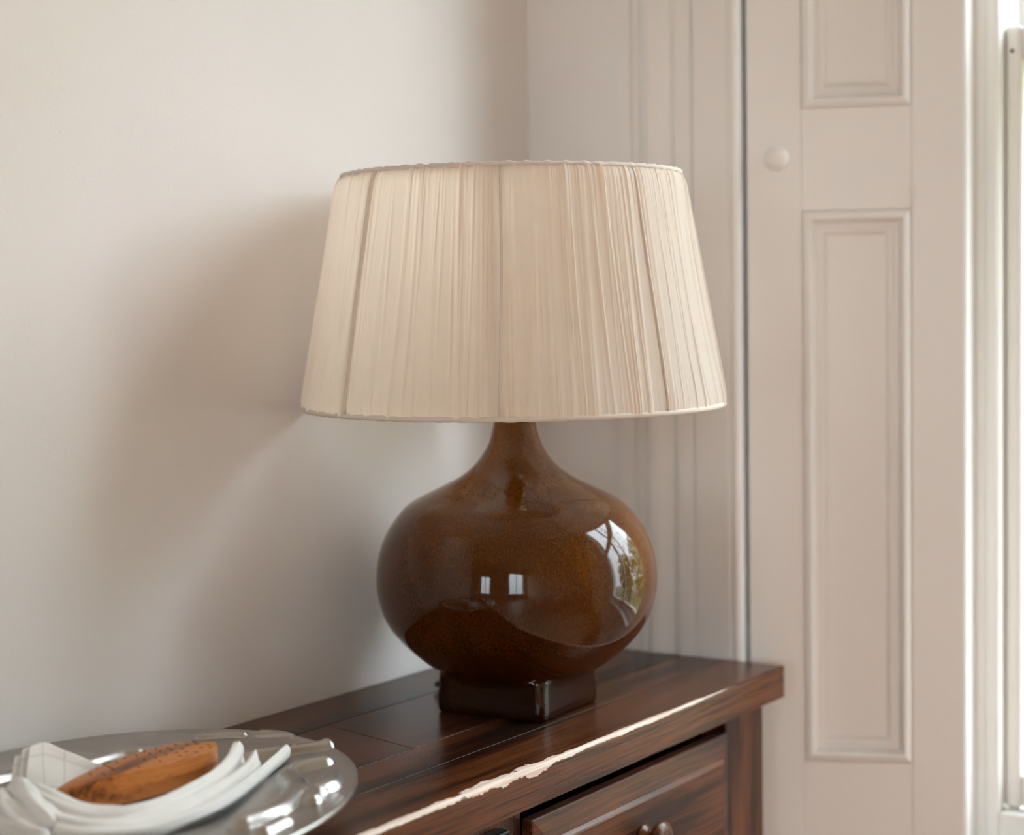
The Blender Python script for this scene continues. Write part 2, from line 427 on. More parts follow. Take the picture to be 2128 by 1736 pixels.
def leafmat(name, c1, c2):
    m, nt, b = newmat(name)
    tc = N(nt, 'ShaderNodeTexCoord'); n = N(nt, 'ShaderNodeTexNoise'); n.inputs['Scale'].default_value = 6
    nt.links.new(tc.outputs['Object'], n.inputs[0])
    nt.links.new(ramp(nt, n.outputs[0], [(0.35, c1), (0.65, c2)]), b.inputs['Base Color'])
    b.inputs['Roughness'].default_value = 0.6
    return m
M_leaf = leafmat('garden_leaves', (0.10, 0.13, 0.03), (0.30, 0.32, 0.06))
M_lawn = leafmat('garden_lawn', (0.07, 0.07, 0.025), (0.12, 0.14, 0.04))
M_bark = leafmat('tree_bark', (0.03, 0.02, 0.014), (0.07, 0.05, 0.035))

# ------------------------------------------------------------------ room shell
YW, XW = 1.19, 1.852            # left wall plane, window wall plane
XF, YR, ZC = -3.4, -3.2, 3.0   # wall behind the camera, wall on the right, ceiling
T = 0.30
WY0, WY1, WZ0, WZ1 = -0.40, 0.6775, 0.56, 2.62   # window lining opening
MIR = WY0 + WY1
struct(box('floor', (XF - T, YR - T, -0.1), (XW + T, YW + T, 0), M_floor))
struct(box('ceiling', (XF - T, YR - T, ZC), (XW + T, YW + T, ZC + 0.1), M_ceil))
struct(box('wall_left', (XF - T, YW, 0), (XW + T, YW + T, ZC), M_wall))
# window wall: two splayed piers, apron and lintel
pier_l = prism_me('pier', [(XW, YW), (XW, 0.915), (1.897, 0.915), (2.003, 0.695), (2.003, WY1), (XW + T, WY1), (XW + T, YW)], 0, ZC)
pier_r = prism_me('pier', [(XW, YR), (XW + T, YR), (XW + T, WY0), (2.003, WY0), (1.897, MIR - 0.915), (XW, MIR - 0.915)], 0, ZC)
ap = box_me('apron', (2.0, WY0, 0), (XW + T, WY1, WZ0)); lt = box_me('lintel', (XW, MIR - 0.915, WZ1), (XW + T, 0.915, ZC))
struct(link('wall_back', join_me('wall_back', [pier_l, pier_r, ap, lt]), M_wall))
# wall behind the camera with two tall windows, and the right wall with one
def holed_wall(name, axis, pos, a0, a1, holes):
    """axis 'x': plane x=pos..pos-T ; a along y. holes: (a0,a1,z0,z1)"""
    mes = []
    cuts = sorted(holes); cur = a0
    def B(l, h, z0, z1):
        if axis == 'x': mes.append(box_me('w', (pos - T, l, z0), (pos, h, z1)))
        else: mes.append(box_me('w', (l, pos - T, z0), (h, pos, z1)))
    for (l, h, z0, z1) in cuts:
        B(cur, l, 0, ZC); B(l, h, 0, z0); B(l, h, z1, ZC); cur = h
    B(cur, a1, 0, ZC)
    return struct(link(name, join_me(name, mes), M_far))
H_FRONT = [(-3.00, -1.55, 0.55, 2.60), (-0.12, 0.55, 0.65, 2.05)]  # both openings enlarged to throw more fill light on lamp and window wall
H_RIGHT = []
holed_wall('wall_front', 'x', XF, YR, YW, H_FRONT)
holed_wall('wall_right', 'y', YR, XF, XW, H_RIGHT)
portal('sky_portal_window', (XW + T + 0.02, (WY0 + WY1) / 2, (WZ0 + WZ1) / 2), (-1, 0, 0), WY1 - WY0, WZ1 - WZ0)
for (a, b, z0, z1) in H_FRONT:
    portal('sky_portal_front', (XF - T - 0.02, (a + b) / 2, (z0 + z1) / 2), (1, 0, 0), b - a, z1 - z0)
for (a, b, z0, z1) in H_RIGHT:
    portal('sky_portal_right', ((a + b) / 2, YR - T - 0.02, (z0 + z1) / 2), (0, 1, 0), b - a, z1 - z0)

def plain_window(name, lab, y0, y1, z0, z1):
    w = bpy.data.objects.new(name, None); col.objects.link(w); w.location = (XF - 0.12, (y0 + y1) / 2, z0); struct(w, lab)
    xa, xb = XF - 0.14, XF - 0.10; ym = (y0 + y1) / 2
    for n_, lo, hi in (('frame_side', (xa, y0, z0), (xb, y0 + 0.05, z1)), ('frame_side', (xa, y1 - 0.05, z0), (xb, y1, z1)), ('frame_head', (xa, y0 + 0.05, z1 - 0.05), (xb, y1 - 0.05, z1)), ('frame_sill', (xa, y0 + 0.05, z0), (xb, y1 - 0.05, z0 + 0.06)), ('mullion', (xa, ym - 0.02, z0 + 0.06), (xb, ym + 0.02, z1 - 0.05))):
        box(n_, lo, hi, M_frame, w)
    for a_, b_ in ((y0 + 0.05, ym - 0.02), (ym + 0.02, y1 - 0.05)):
        box('pane', (XF - 0.122, a_, z0 + 0.06), (XF - 0.119, b_, z1 - 0.05), M_glass, w)
for i_, h_ in enumerate(H_FRONT): plain_window('window_%d' % (i_ + 2), ('white window far behind the camera, enlarged for fill light, nearer the right wall', 'narrow white window far behind the camera, nearer the left wall')[i_], *h_)

# architrave beside the window (profile in plan, extruded up the wall)
ARCH = [(1.062, 1.8525), (1.060, 1.846), (1.0395, 1.845), (1.0378, 1.849), (1.0335, 1.849), (1.032, 1.844), (1.0265, 1.843), (1.0245, 1.847),
        (1.0206, 1.8475), (1.018, 1.842), (1.012, 1.8402), (1.004, 1.842), (0.995, 1.8455), (0.986, 1.8475), (0.981, 1.845), (0.9766, 1.8425),
        (0.968, 1.8425), (0.958, 1.844), (0.9545, 1.8485), (0.952, 1.8415), (0.910, 1.8415), (0.907, 1.844), (0.9045, 1.8412), (0.899, 1.8402), (0.8955, 1.8425), (0.8945, 1.8445), (0.8945, 1.8525)]
struct(link('trim_1', prism_me('trim_1', [(x, y) for y, x in ARCH], 0, 2.7), M_trim), 'moulded cream architrave between lamp and window shutter')
struct(link('trim_2', prism_me('trim_2', [(x, MIR - y) for y, x in ARCH], 0, 2.7), M_trim), 'moulded cream architrave on the far side of the window')
struct(box('baseboard_left', (XF, YW - 0.018, 0), (XW, YW, 0.18), M_trim, bevel=0.004))

# ------------------------------------------------------------------ window: lining, beads, two sashes, glass
win = bpy.data.objects.new('window_1', None); col.objects.link(win); win.location = (2.05, MIR / 2, WZ0)
struct(win, 'white painted sash window at the right edge of the frame')
XB, XS, XU = 2.036, 2.059, 2.104      # bead face, lower sash face, upper sash face
YL, YRt = 0.6495, WY0 + 0.032         # bead inner edges
YM = (YL + YRt) / 2
SILL = 0.606
# pulley stiles with a rounded staff bead and a quirk
for sgn, y_in, y_out in ((1, YL, WY1), (-1, YRt, WY0)):
    prof = [(XB, y_in + sgn * 0.0015), (XB - 0.0005, y_in + sgn * 0.004), (XB - 0.0005, y_in + sgn * 0.013), (XB + 0.003, y_in + sgn * 0.0145), (XB + 0.003, y_in + sgn * 0.0165), (XB + 0.0005, y_in + sgn * 0.018),
            (XB + 0.0005, y_out), (XS + 0.012, y_out), (XS + 0.012, y_in), (XB + 0.0015, y_in)]
    link('staff_bead', prism_me('staff_bead', prof, WZ0, WZ1), M_frame, win)
    box('pulley_stile', (XS + 0.012, min(y_in + sgn * 0.008, y_out), WZ0), (XW + T, max(y_in + sgn * 0.008, y_out), WZ1), M_frame, win)
box('sill_bead', (XB - 0.001, YRt, WZ0), (XS + 0.012, YL, SILL), M_frame, win, bevel=0.004)
box('sill', (XS + 0.012, YRt, WZ0), (XW + T + 0.05, YL, SILL - 0.012), M_frame, win, bevel=0.003)
box('stool', (1.975, WY0, WZ0 - 0.03), (XB + 0.01, WY1, WZ0 + 0.004), M_frame, win, bevel=0.004)
box('head', (XB, YRt, WZ1 - 0.04), (XW + T, YL, WZ1), M_frame, win, bevel=0.003)
def sash(x, z0, z1, rail_b, rail_t, stile):
    th = 0.038
    s = [('stile', (x, YL - stile, z0), (x + th, YL - 0.0004, z1)), ('stile', (x, YRt + 0.0004, z0), (x + th, YRt + stile, z1)),
         ('bottom_rail', (x + 0.0006, YRt + stile, z0), (x + th, YL - stile, z0 + rail_b)), ('top_rail', (x + 0.0006, YRt + stile, z1 - rail_t), (x + th, YL - stile, z1)),
         ('glazing_bar', (x + 0.006, YM - 0.02, z0 + rail_b), (x + th - 0.004, YM + 0.02, z1 - rail_t))]
    for n, lo, hi in s:
        box(n, lo, hi, M_frame, win, bevel=0.005, seg=3)
    for y0, y1 in ((YRt + stile, YM - 0.02), (YM + 0.02, YL - stile)):
        box('pane', (x + 0.018, y0 - 0.003, z0 + rail_b - 0.003), (x + 0.021, y1 + 0.003, z1 - rail_t + 0.003), M_glass, win)
sash(XS, SILL, 1.546, 0.043, 0.042, 0.0205)
sash(XU, 1.506, WZ1 - 0.04, 0.04, 0.05, 0.03)
hole = link('screw_hole', lathe_me('screw_hole', [(0.0022, 0), (0.0022, 0.003)], 16, 'x', (XS - 0.0012, 0.6405, 1.516)), M_hole, win)

# ------------------------------------------------------------------ panelled shutter in the splayed reveal
SH_Z0, SH_Z1 = 0.42, 2.615
def build_shutter(loc, rot, mirror, label):
    t = thing('window_shutter', label, 'shutter', loc, rot)
    s = -1 if mirror else 1
    W0, W1, TH = 0.0, 0.248, 0.025
    def B(n, x0, x1, y0, y1, z0, z1, bev=0.0012):
        a, b = (x0, x1) if s > 0 else (-x1, -x0)
        return box(n, (a, y0, z0), (b, y1, z1), M_trim, t, bevel=bev, world_coords=False)
    pz = [(0.6786, 1.3277), (1.4465, 2.52)]
    px0, px1 = 0.0633, 0.188
    B('stile', W0, px0, 0, TH, SH_Z0, SH_Z1); B('stile', px1, W1, 0, TH, SH_Z0, SH_Z1)
    for z0, z1 in ((SH_Z0, pz[0][0]), (pz[0][1], pz[1][0]), (pz[1][1], SH_Z1)):
        B('rail', px0, px1, 0.0002, TH, z0, z1, 0.0006)
    # moulding profile: (inset from the panel edge, depth behind the stile face)
    P = [(0.0, 0.004), (0.0006, 0.0006), (0.0025, -0.0008), (0.0055, -0.0026), (0.0085, -0.0034), (0.0105, -0.0026), (0.0122, 0.0005), (0.0142, 0.0062), (0.0158, 0.0082), (0.0178, 0.0084),
         (0.0215, 0.0072), (0.0245, 0.0078), (0.0268, 0.0104), (0.0285, 0.0124), (0.0300, 0.0128)]
    for z0, z1 in pz:
        v = []; f = []
        for ins, dep in P:
            for (x, z) in ((px0 + ins, z0 + ins), (px1 - ins, z0 + ins), (px1 - ins, z1 - ins), (px0 + ins, z1 - ins)):
                v.append((s * x, dep, z))
        for i in range(len(P) - 1):
            for k in range(4):
                f.append((i * 4 + k, i * 4 + (k + 1) % 4, (i + 1) * 4 + (k + 1) % 4, (i + 1) * 4 + k))
        me = mesh('moulding', v, f)
        bm = bmesh.new(); bm.from_mesh(me)
        bmesh.ops.recalc_face_normals(bm, faces=bm.faces)
        # all faces look out of the shutter (towards -y)
        if sum(fc.normal.y * fc.calc_area() for fc in bm.faces) > 0: bmesh.ops.reverse_faces(bm, faces=bm.faces)
        bm.to_mesh(me); bm.free()
        mo = link('moulding', me, M_trim, t, world_coords=False)
        B('panel', px0 + 0.0298, px1 - 0.0298, 0.0127, 0.022, z0 + 0.0298, z1 - 0.0298, 0)
    if not mirror:
        prof = [(0.0145, 0.0), (0.0143, 0.0035), (0.0132, 0.0066), (0.0110, 0.0090), (0.0075, 0.0106), (0.0035, 0.0113), (0.0004, 0.0115)]
        link('knob', lathe_me('knob', prof, 40, '-y', (0.0345, 0.0005, 1.389)), M_trim, t, smooth=True, world_coords=False)['label'] = 'small round painted-over knob'
        rd = catmull([(0.1885, -0.0002, 1.325), (0.1905, -0.0002, 1.330), (0.1930, -0.0002, 1.338), (0.1935, -0.0002, 1.346), (0.1925, -0.0002, 1.353)], 6)
        link('paint_ridge', tube_me('paint_ridge', rd, [0.0012 * sin(pi * (0.12 + 0.8 * i / (len(rd) - 1))) for i in range(len(rd))], 8), M_trim, t, smooth=True, world_coords=False)
    return t
A25 = radians(25)
build_shutter((1.8555, 0.8895, 0), -pi / 2 + A25, False, 'cream panelled window shutter folded back beside the window, with a painted knob')

# ------------------------------------------------------------------ chest of drawers
chest = thing('chest_of_drawers', 'dark stained pine chest with plank top and a chipped, worn front edge', 'chest', (1.145, 1.012, 0))
ZT, TT = 0.80, 0.0365
X0, X1 = 0.44, 1.836
def plank(poly, mat, bev=0.0004):
    return link('plank', prism_me('plank', poly, ZT - TT, ZT, bev, 2), mat, chest)
plank([(X0, 1.1074), (X1, 1.1074), (X1, 1.188), (X0, 1.188)], M_wood)
plank([(X0, 0.9725), (1.2975, 0.9725), (1.3325, 1.1058), (X0, 1.1058)], M_wood)
plank([(1.2985, 0.9725), (X1, 0.9725), (X1, 1.1058), (1.3335, 1.1058)], M_wood)
plank([(X0, 0.9156), (X1, 0.9156), (X1, 0.9711), (X0, 0.9711)], M_wood)
YF = 0.837
M_worn = wood('stained_pine_worn_edge', WD, WM, WL, 0.27, coat=0.0, worn=(YF - 1.012, ZT, 0.95 - 1.145, X1 - 1.145))
def front_plank():
    me = prism_me('plank', [(X0, YF), (X1, YF), (X1, 0.9142), (X0, 0.9142)], ZT - TT, ZT)
    bm = bmesh.new(); bm.from_mesh(me)
    fe = [e for e in bm.edges if all(abs(v.co.y - YF) < 1e-5 and abs(v.co.z - ZT) < 1e-5 for v in e.verts)]
    ot = [e for e in bm.edges if e not in fe]
    bmesh.ops.bevel(bm, geom=ot, offset=0.0005, segments=2, profile=0.5, affect='EDGES')
    fe = [e for e in bm.edges if all(abs(v.co.y - YF) < 6e-4 and abs(v.co.z - ZT) < 6e-4 for v in e.verts) and e.calc_length() > 0.5]
    if fe: bmesh.ops.bevel(bm, geom=fe, offset=0.0050, segments=5, profile=0.5, affect='EDGES')
    bm.to_mesh(me); bm.free()
    return link('plank', me, M_worn, chest)
front_plank()['label'] = 'front plank with its edge chipped to bare pale wood'
YC = 0.866    # carcass face
box('side_panel', (X1 - 0.038, YC, 0.0), (X1 - 0.018, 1.182, ZT - TT), M_woodv, chest, bevel=0.002)
box('side_panel', (X0 + 0.018, YC, 0.0), (X0 + 0.038, 1.182, ZT - TT), M_woodv, chest, bevel=0.002)
box('back_panel', (X0 + 0.038, 1.165, 0.06), (X1 - 0.038, 1.178, ZT - TT), M_wood, chest)
box('base_board', (X0 + 0.038, YC + 0.004, 0.04), (X1 - 0.038, 1.165, 0.07), M_wood, chest)
box('top_rail', (X0 + 0.03, YC + 0.003, ZT - TT - 0.016), (X1 - 0.03, YC + 0.04, ZT - TT), M_wood, chest)
STILES = [(X0 + 0.018, 0.54), (1.195, 1.313), (1.722, X1 - 0.018)]
for a, b in STILES:
    box('stile', (a, YC - 0.010 if b > 1.8 else YC - 0.004, 0.0), (b, YC + 0.022, ZT - TT), M_woodv, chest, bevel=0.0018)
ROWS = [(0.620, 0.7445), (0.430, 0.604), (0.240, 0.414), (0.075, 0.224)]
for z0, z1 in ROWS:
    box('drawer_rail', (X0 + 0.04, YC - 0.002, z0 - 0.016), (X1 - 0.04, YC + 0.03, z0 - 0.002), M_wood, chest)
def drawer(x0, x1, z0, z1):
    # fielded drawer front: thin edge, sloping bevel, small fillet step, raised field
    R = [(0.0, 0.862), (0.0, 0.8515), (0.0012, 0.8502), (0.003, 0.850), (0.0225, 0.8470), (0.0230, 0.8455), (0.0258, 0.8425), (0.0275, 0.8418)]
    v = []; f = []
    for ins, y in R:
        for (x, z) in ((x0 + ins, z0 + ins), (x1 - ins, z0 + ins), (x1 - ins, z1 - ins), (x0 + ins, z1 - ins)):
            v.append((x, y, z))
    for i in range(len(R) - 1):
        for k in range(4):
            f.append((i * 4 + k, i * 4 + (k + 1) % 4, (i + 1) * 4 + (k + 1) % 4, (i + 1) * 4 + k))
    m = (len(R) - 1) * 4
    f.append((m, m + 1, m + 2, m + 3)); f.append((3, 2, 1, 0))
    d = link('drawer', fixn(mesh('drawer', v, f)), M_drawer, chest)
    kx, kz = (x0 + x1) / 2 - 0.010, (z0 + z1) / 2
    rose = [(0.0125, 0), (0.0135, 0.0015), (0.0130, 0.004), (0.0105, 0.006), (0.0085, 0.009), (0.0080, 0.0125), (0.0095, 0.016), (0.0145, 0.0195), (0.0185, 0.0235), (0.0195, 0.027), (0.0185, 0.031), (0.0150, 0.0345), (0.0090, 0.0365), (0.0004, 0.0370)]
    k = link('knob', lathe_me('knob', [(r_, h_ * 0.78) for r_, h_ in rose], 32, '-y', (kx, 0.8418, kz)), M_wood, d, smooth=True)
    return d
for z0, z1 in ROWS:
    drawer(1.3145, 1.7015 + 0.014, z0, z1)
    drawer(0.556, 1.180, z0, z1)
c = link('catch', join_me('catch', [box_me('c', (1.230, 0.849, 0.69), (1.276, 0.8618, 0.7465), 0.002), box_me('c', (1.238, 0.846, 0.70), (1.268, 0.851, 0.735), 0.0015)]), M_dark, chest)
c['label'] = 'small black metal catch on the front'

# ------------------------------------------------------------------ table lamp
LX, LY, LZ = 1.503, 0.988, ZT
lamp = thing('table_lamp', 'brown glazed ceramic table lamp with a wide gathered cream shade', 'lamp', (LX, LY, LZ))
BODY = [(0.8425, 0.0800), (0.8437, 0.0860), (0.8537, 0.1010), (0.8733, 0.1225), (0.8928, 0.1365), (0.9124, 0.1437), (0.932, 0.1465), (0.9518, 0.1453), (0.9716, 0.1406),
        (0.9912, 0.1313), (1.0107, 0.1157), (1.0208, 0.1005), (1.0303, 0.0810), (1.0403, 0.0605), (1.05, 0.0467), (1.06, 0.0376), (1.07, 0.0309), (1.0795, 0.0264), (1.0965, 0.0222), (1.115, 0.0200), (1.14, 0.0190)]
def vase():
    prof = catmull(BODY, 4)
    n = 128; rot = radians(3.5); hw, rc = 0.0632, 0.010
    rings = []
    def sq(a, h, r):       # rounded square radius
        a = (a - rot) % (pi / 2)
        if a > pi / 4: a = pi / 2 - a
        # side x = h ; corner circle centre (h-r, h-r)
        y = h * math.tan(a)
        if y <= h - r: return h / cos(a)
        c_ = h - r; b_ = c_ * (cos(a) + sin(a)); return b_ + sqrt(max(0, b_ * b_ - (2 * c_ * c_ - r * r)))
    angs = [2 * pi * k / n for k in range(n)]
    foot = [(0.8000, hw - 0.004, 0), (0.8008, hw - 0.0012, 0), (0.8030, hw, 0), (0.8100, hw + 0.0004, 0), (0.8200, hw, 0), (0.8280, hw - 0.0004, 0), (0.8340, hw - 0.0004, 0.02), (0.8375, hw, 0.12), (0.8400, hw + 0.001, 0.35), (0.8415, hw + 0.0015, 0.62), (0.8425, hw + 0.002, 0.85)]
    for z, h, bl in foot:
        rings.append([(1 - bl) * sq(a, h, rc) + bl * 0.0800 for a in angs] + [z])
    for z, r in prof[1:]:
        rings.append([r] * n + [z])
    v = []; f = []
    for rg in rings:
        z = rg[-1]
        for k, a in enumerate(angs):
            v.append((LX + rg[k] * cos(a), LY + rg[k] * sin(a), z))
    for i in range(len(rings) - 1):
        for k in range(n):
            f.append((i * n + k, i * n + (k + 1) % n, (i + 1) * n + (k + 1) % n, (i + 1) * n + k))
    f.append(tuple(range(n - 1, -1, -1))); f.append(tuple(range((len(rings) - 1) * n, len(rings) * n)))
    return fixn(mesh('body', v, f))
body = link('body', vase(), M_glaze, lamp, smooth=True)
body['label'] = 'bulbous brown glazed body on a square foot'
link('socket', lathe_me('socket', [(0.012, 1.139), (0.017, 1.141), (0.017, 1.168), (0.0195, 1.170), (0.0195, 1.182), (0.0155, 1.184), (0.0155, 1.205), (0.010, 1.206)], 32, 'z', (LX, LY, 0)), M_brass, lamp, smooth=False)
M_bulb = simple('opal_bulb', (0.85, 0.84, 0.80), 0.25)
link('bulb', lathe_me('bulb', [(0.012, 1.204), (0.0135, 1.215), (0.018, 1.228), (0.026, 1.242), (0.0295, 1.256), (0.0285, 1.272), (0.023, 1.286), (0.013, 1.294), (0.001, 1.2965)], 32, 'z', (LX, LY, 0)), M_bulb, lamp, smooth=True)

ZB, ZTOP, RB, RT = 1.1165, 1.3525, 0.2190, 0.1770
VIEW = math.atan2(-LY, -LX)      # a fixed direction used only to set where the panel seams sit
NS = 8
SEAMS = [VIEW - radians(3.2) + 2 * pi * k / NS for k in range(NS)]
def shade_mesh():
    Nn, Mm = 2600, 30
    th = np.linspace(0, 2 * pi, Nn, endpoint=False)
    tt = np.linspace(0, 1, Mm)
    TH, TTm = np.meshgrid(th, tt)
    rad = RB + (RT - RB) * TTm
    edge = np.minimum(TTm, 1 - TTm)
    rad -= 0.0032 * np.exp(-(1 - TTm) / 0.022) + 0.0016 * np.exp(-TTm / 0.015)
    h = np.zeros_like(TH)
    def wrap(a): return (a + pi) % (2 * pi) - pi
    for k in range(210):                    # gathers, each with its own width, lean and reach
        c0 = rng.uniform(0, 2 * pi); sg = radians(rng.uniform(0.28, 0.95)); am = rng.uniform(0.0002, 0.0013) * (1.5 if rng.random() < .18 else 1)
        lean = radians(rng.normal(0, 1.1)); mode = rng.integers(0, 4)
        env = {0: np.ones_like(tt), 1: np.clip(1.25 - tt * 1.1, 0, 1), 2: np.clip(0.15 + tt * 1.1, 0, 1), 3: 0.55 + 0.45 * np.cos(2 * pi * (tt + rng.random()))}[int(mode)]
        dlt = wrap(TH - c0 - lean * (TTm - .5))
        h += am * env[:, None] * np.exp(-(dlt / sg) ** 2)
    for k in range(190):                    # sharp narrow creases
        c0 = rng.uniform(0, 2 * pi); sg = radians(rng.uniform(0.16, 0.34)); am = rng.uniform(0.0003, 0.0010)
        lean = radians(rng.normal(0, 1.4)); s0, s1 = sorted(rng.uniform(-.25, 1.25, 2))
        env = np.clip((tt - s0) / .2, 0, 1) * np.clip((s1 - tt) / .2, 0, 1)
        h += am * env[:, None] * np.exp(-(wrap(TH - c0 - lean * (TTm - .5)) / sg) ** 2)
    for k in range(420):                    # fine puckers at both rims
        c0 = rng.uniform(0, 2 * pi); sg = radians(rng.uniform(0.15, 0.4)); am = rng.uniform(0.0002, 0.0008)
        top = rng.random() < .55; ln = rng.uniform(0.05, 0.22)
        env = np.exp(-((1 - tt) if top else tt) / ln)
        h += am * env[:, None] * np.exp(-(wrap(TH - c0) / sg) ** 2)
    # broad, soft undulation of the stretched cloth between the ribs, held at the ribs
    ph = wrap(TH - SEAMS[0]) % (2 * pi / NS) / (2 * pi / NS)
    h -= 0.0030 * np.sin(pi * ph) ** 2 * np.sin(pi * TTm) ** 0.7
    for s_ in SEAMS:                        # stitched groove at each rib
        h -= 0.0010 * np.exp(-(wrap(TH - s_ - radians(.7)) / radians(.5)) ** 2)
    rad = rad + h
    zz = ZB + (ZTOP - ZB) * TTm
    zz = zz + 0.0009 * np.exp(-(1 - TTm) / .02) * np.sin(TH * 61 + 2 * np.sin(TH * 7)) * np.abs(np.sin(TH * 23))
    V = np.stack([LX + rad * np.cos(TH), LY + rad * np.sin(TH), zz], -1).reshape(-1, 3)
    idx = np.arange(Nn * Mm).reshape(Mm, Nn)
    a = idx[:-1]; b = np.roll(idx, -1, 1)[:-1]; c2 = np.roll(idx, -1, 1)[1:]; d2 = idx[1:]
    Fq = np.stack([a, b, c2, d2], -1).reshape(-1, 4)
    return mesh('shade', V, Fq)
shade = link('shade', shade_mesh(), M_shade, lamp, smooth=True)
shade['label'] = 'cream gathered cotton drum shade, tapering upwards'
def ring(name, r, z, rr, mat, parent, wob=0.0, n=360):
    v = []; f = []; m = 10
    for k in range(n):
        a = 2 * pi * k / n
        w = 1 + wob * (0.5 * sin(a * 97 + 3 * sin(a * 11)) + 0.5 * sin(a * 61 + 1.3))
        for j in range(m):
            b = 2 * pi * j / m
            v.append((LX + (r + rr * w * cos(b)) * cos(a), LY + (r + rr * w * cos(b)) * sin(a), z + rr * w * sin(b) * 1.15))
    for k in range(n):
        for j in range(m):
            f.append((k * m + j, ((k + 1) % n) * m + j, ((k + 1) % n) * m + (j + 1) % m, k * m + (j + 1) % m))
    return link(name, fixn(mesh(name, v, f)), mat, parent, smooth=True)
ring('top_rim', RT - 0.0035, ZTOP, 0.0022, M_tape, shade, 0.35)
ring('bottom_rim', RB - 0.0022, ZB, 0.0024, M_tape, shade, 0.12)
for a in SEAMS:
    p0 = (LX + (RB - 0.0045) * cos(a), LY + (RB - 0.0045) * sin(a), ZB); p1 = (LX + (RT - 0.0055) * cos(a), LY + (RT - 0.0055) * sin(a), ZTOP)
    pts = [tuple(p0[i] + (p1[i] - p0[i]) * k / 12 for i in range(3)) for k in range(13)]
    link('rib', tube_me('rib', pts, 0.0026, 8, 1.0, (-sin(a), cos(a), 0)), M_tape, shade, smooth=True)
M_seam = fabric('doubled_seam_cloth', (0.80, 0.71, 0.62), (0.7, 0.55, 0.4), 0.15)
for a in SEAMS:
    pts = []
    for k in range(25):
        t_ = k / 24; r_ = RB + (RT - RB) * t_ - 0.0032 * exp(-(1 - t_) / 0.022) - 0.0016 * exp(-t_ / 0.015) + 0.0009
        w_ = a + radians(0.25) * sin(5 * t_ + a * 3)
        pts.append((LX + r_ * cos(w_), LY + r_ * sin(w_), ZB + (ZTOP - ZB) * (0.01 + 0.98 * t_)))
    link('seam', tube_me('seam', pts, 0.0013, 8, 1.0, (-sin(a), cos(a), 0)), M_seam, shade, smooth=True)
for k in (0, 2, 5):
    a = SEAMS[k]
    pts = [(LX + 0.019 * cos(a), LY + 0.019 * sin(a), 1.176), (LX + 0.12 * cos(a), LY + 0.12 * sin(a), 1.165), (LX + (RB - 0.010) * cos(a), LY + (RB - 0.010) * sin(a), 1.140)]
    link('spoke', tube_me('spoke', catmull(pts, 6), 0.0016, 8), M_wire, shade, smooth=True)
# the shade sits very slightly tipped on its fitting
piv = Matrix.Translation((0, 0, (ZB + ZTOP) / 2 - LZ))
shade.matrix_basis = piv @ Matrix.Rotation(radians(1.25), 4, Vector((0.5505, -0.8348, 0))) @ piv.inverted()
flex = catmull([(LX + 0.01, LY + 0.055, 0.816), (LX + 0.012, LY + 0.078, 0.815), (LX + 0.010, LY + 0.1065, 0.811), (LX + 0.03, LY + 0.122, 0.8055), (LX + 0.075, LY + 0.105, 0.8036), (LX + 0.115, LY + 0.03, 0.8036), (LX + 0.138, LY - 0.006, 0.8036), (LX + 0.165, LY + 0.02, 0.8036), (LX + 0.19, LY + 0.12, 0.8036), (LX + 0.25, LY + 0.185, 0.8036)], 8)
link('cord', tube_me('cord', flex, 0.0034, 10), M_black, lamp, smooth=True)

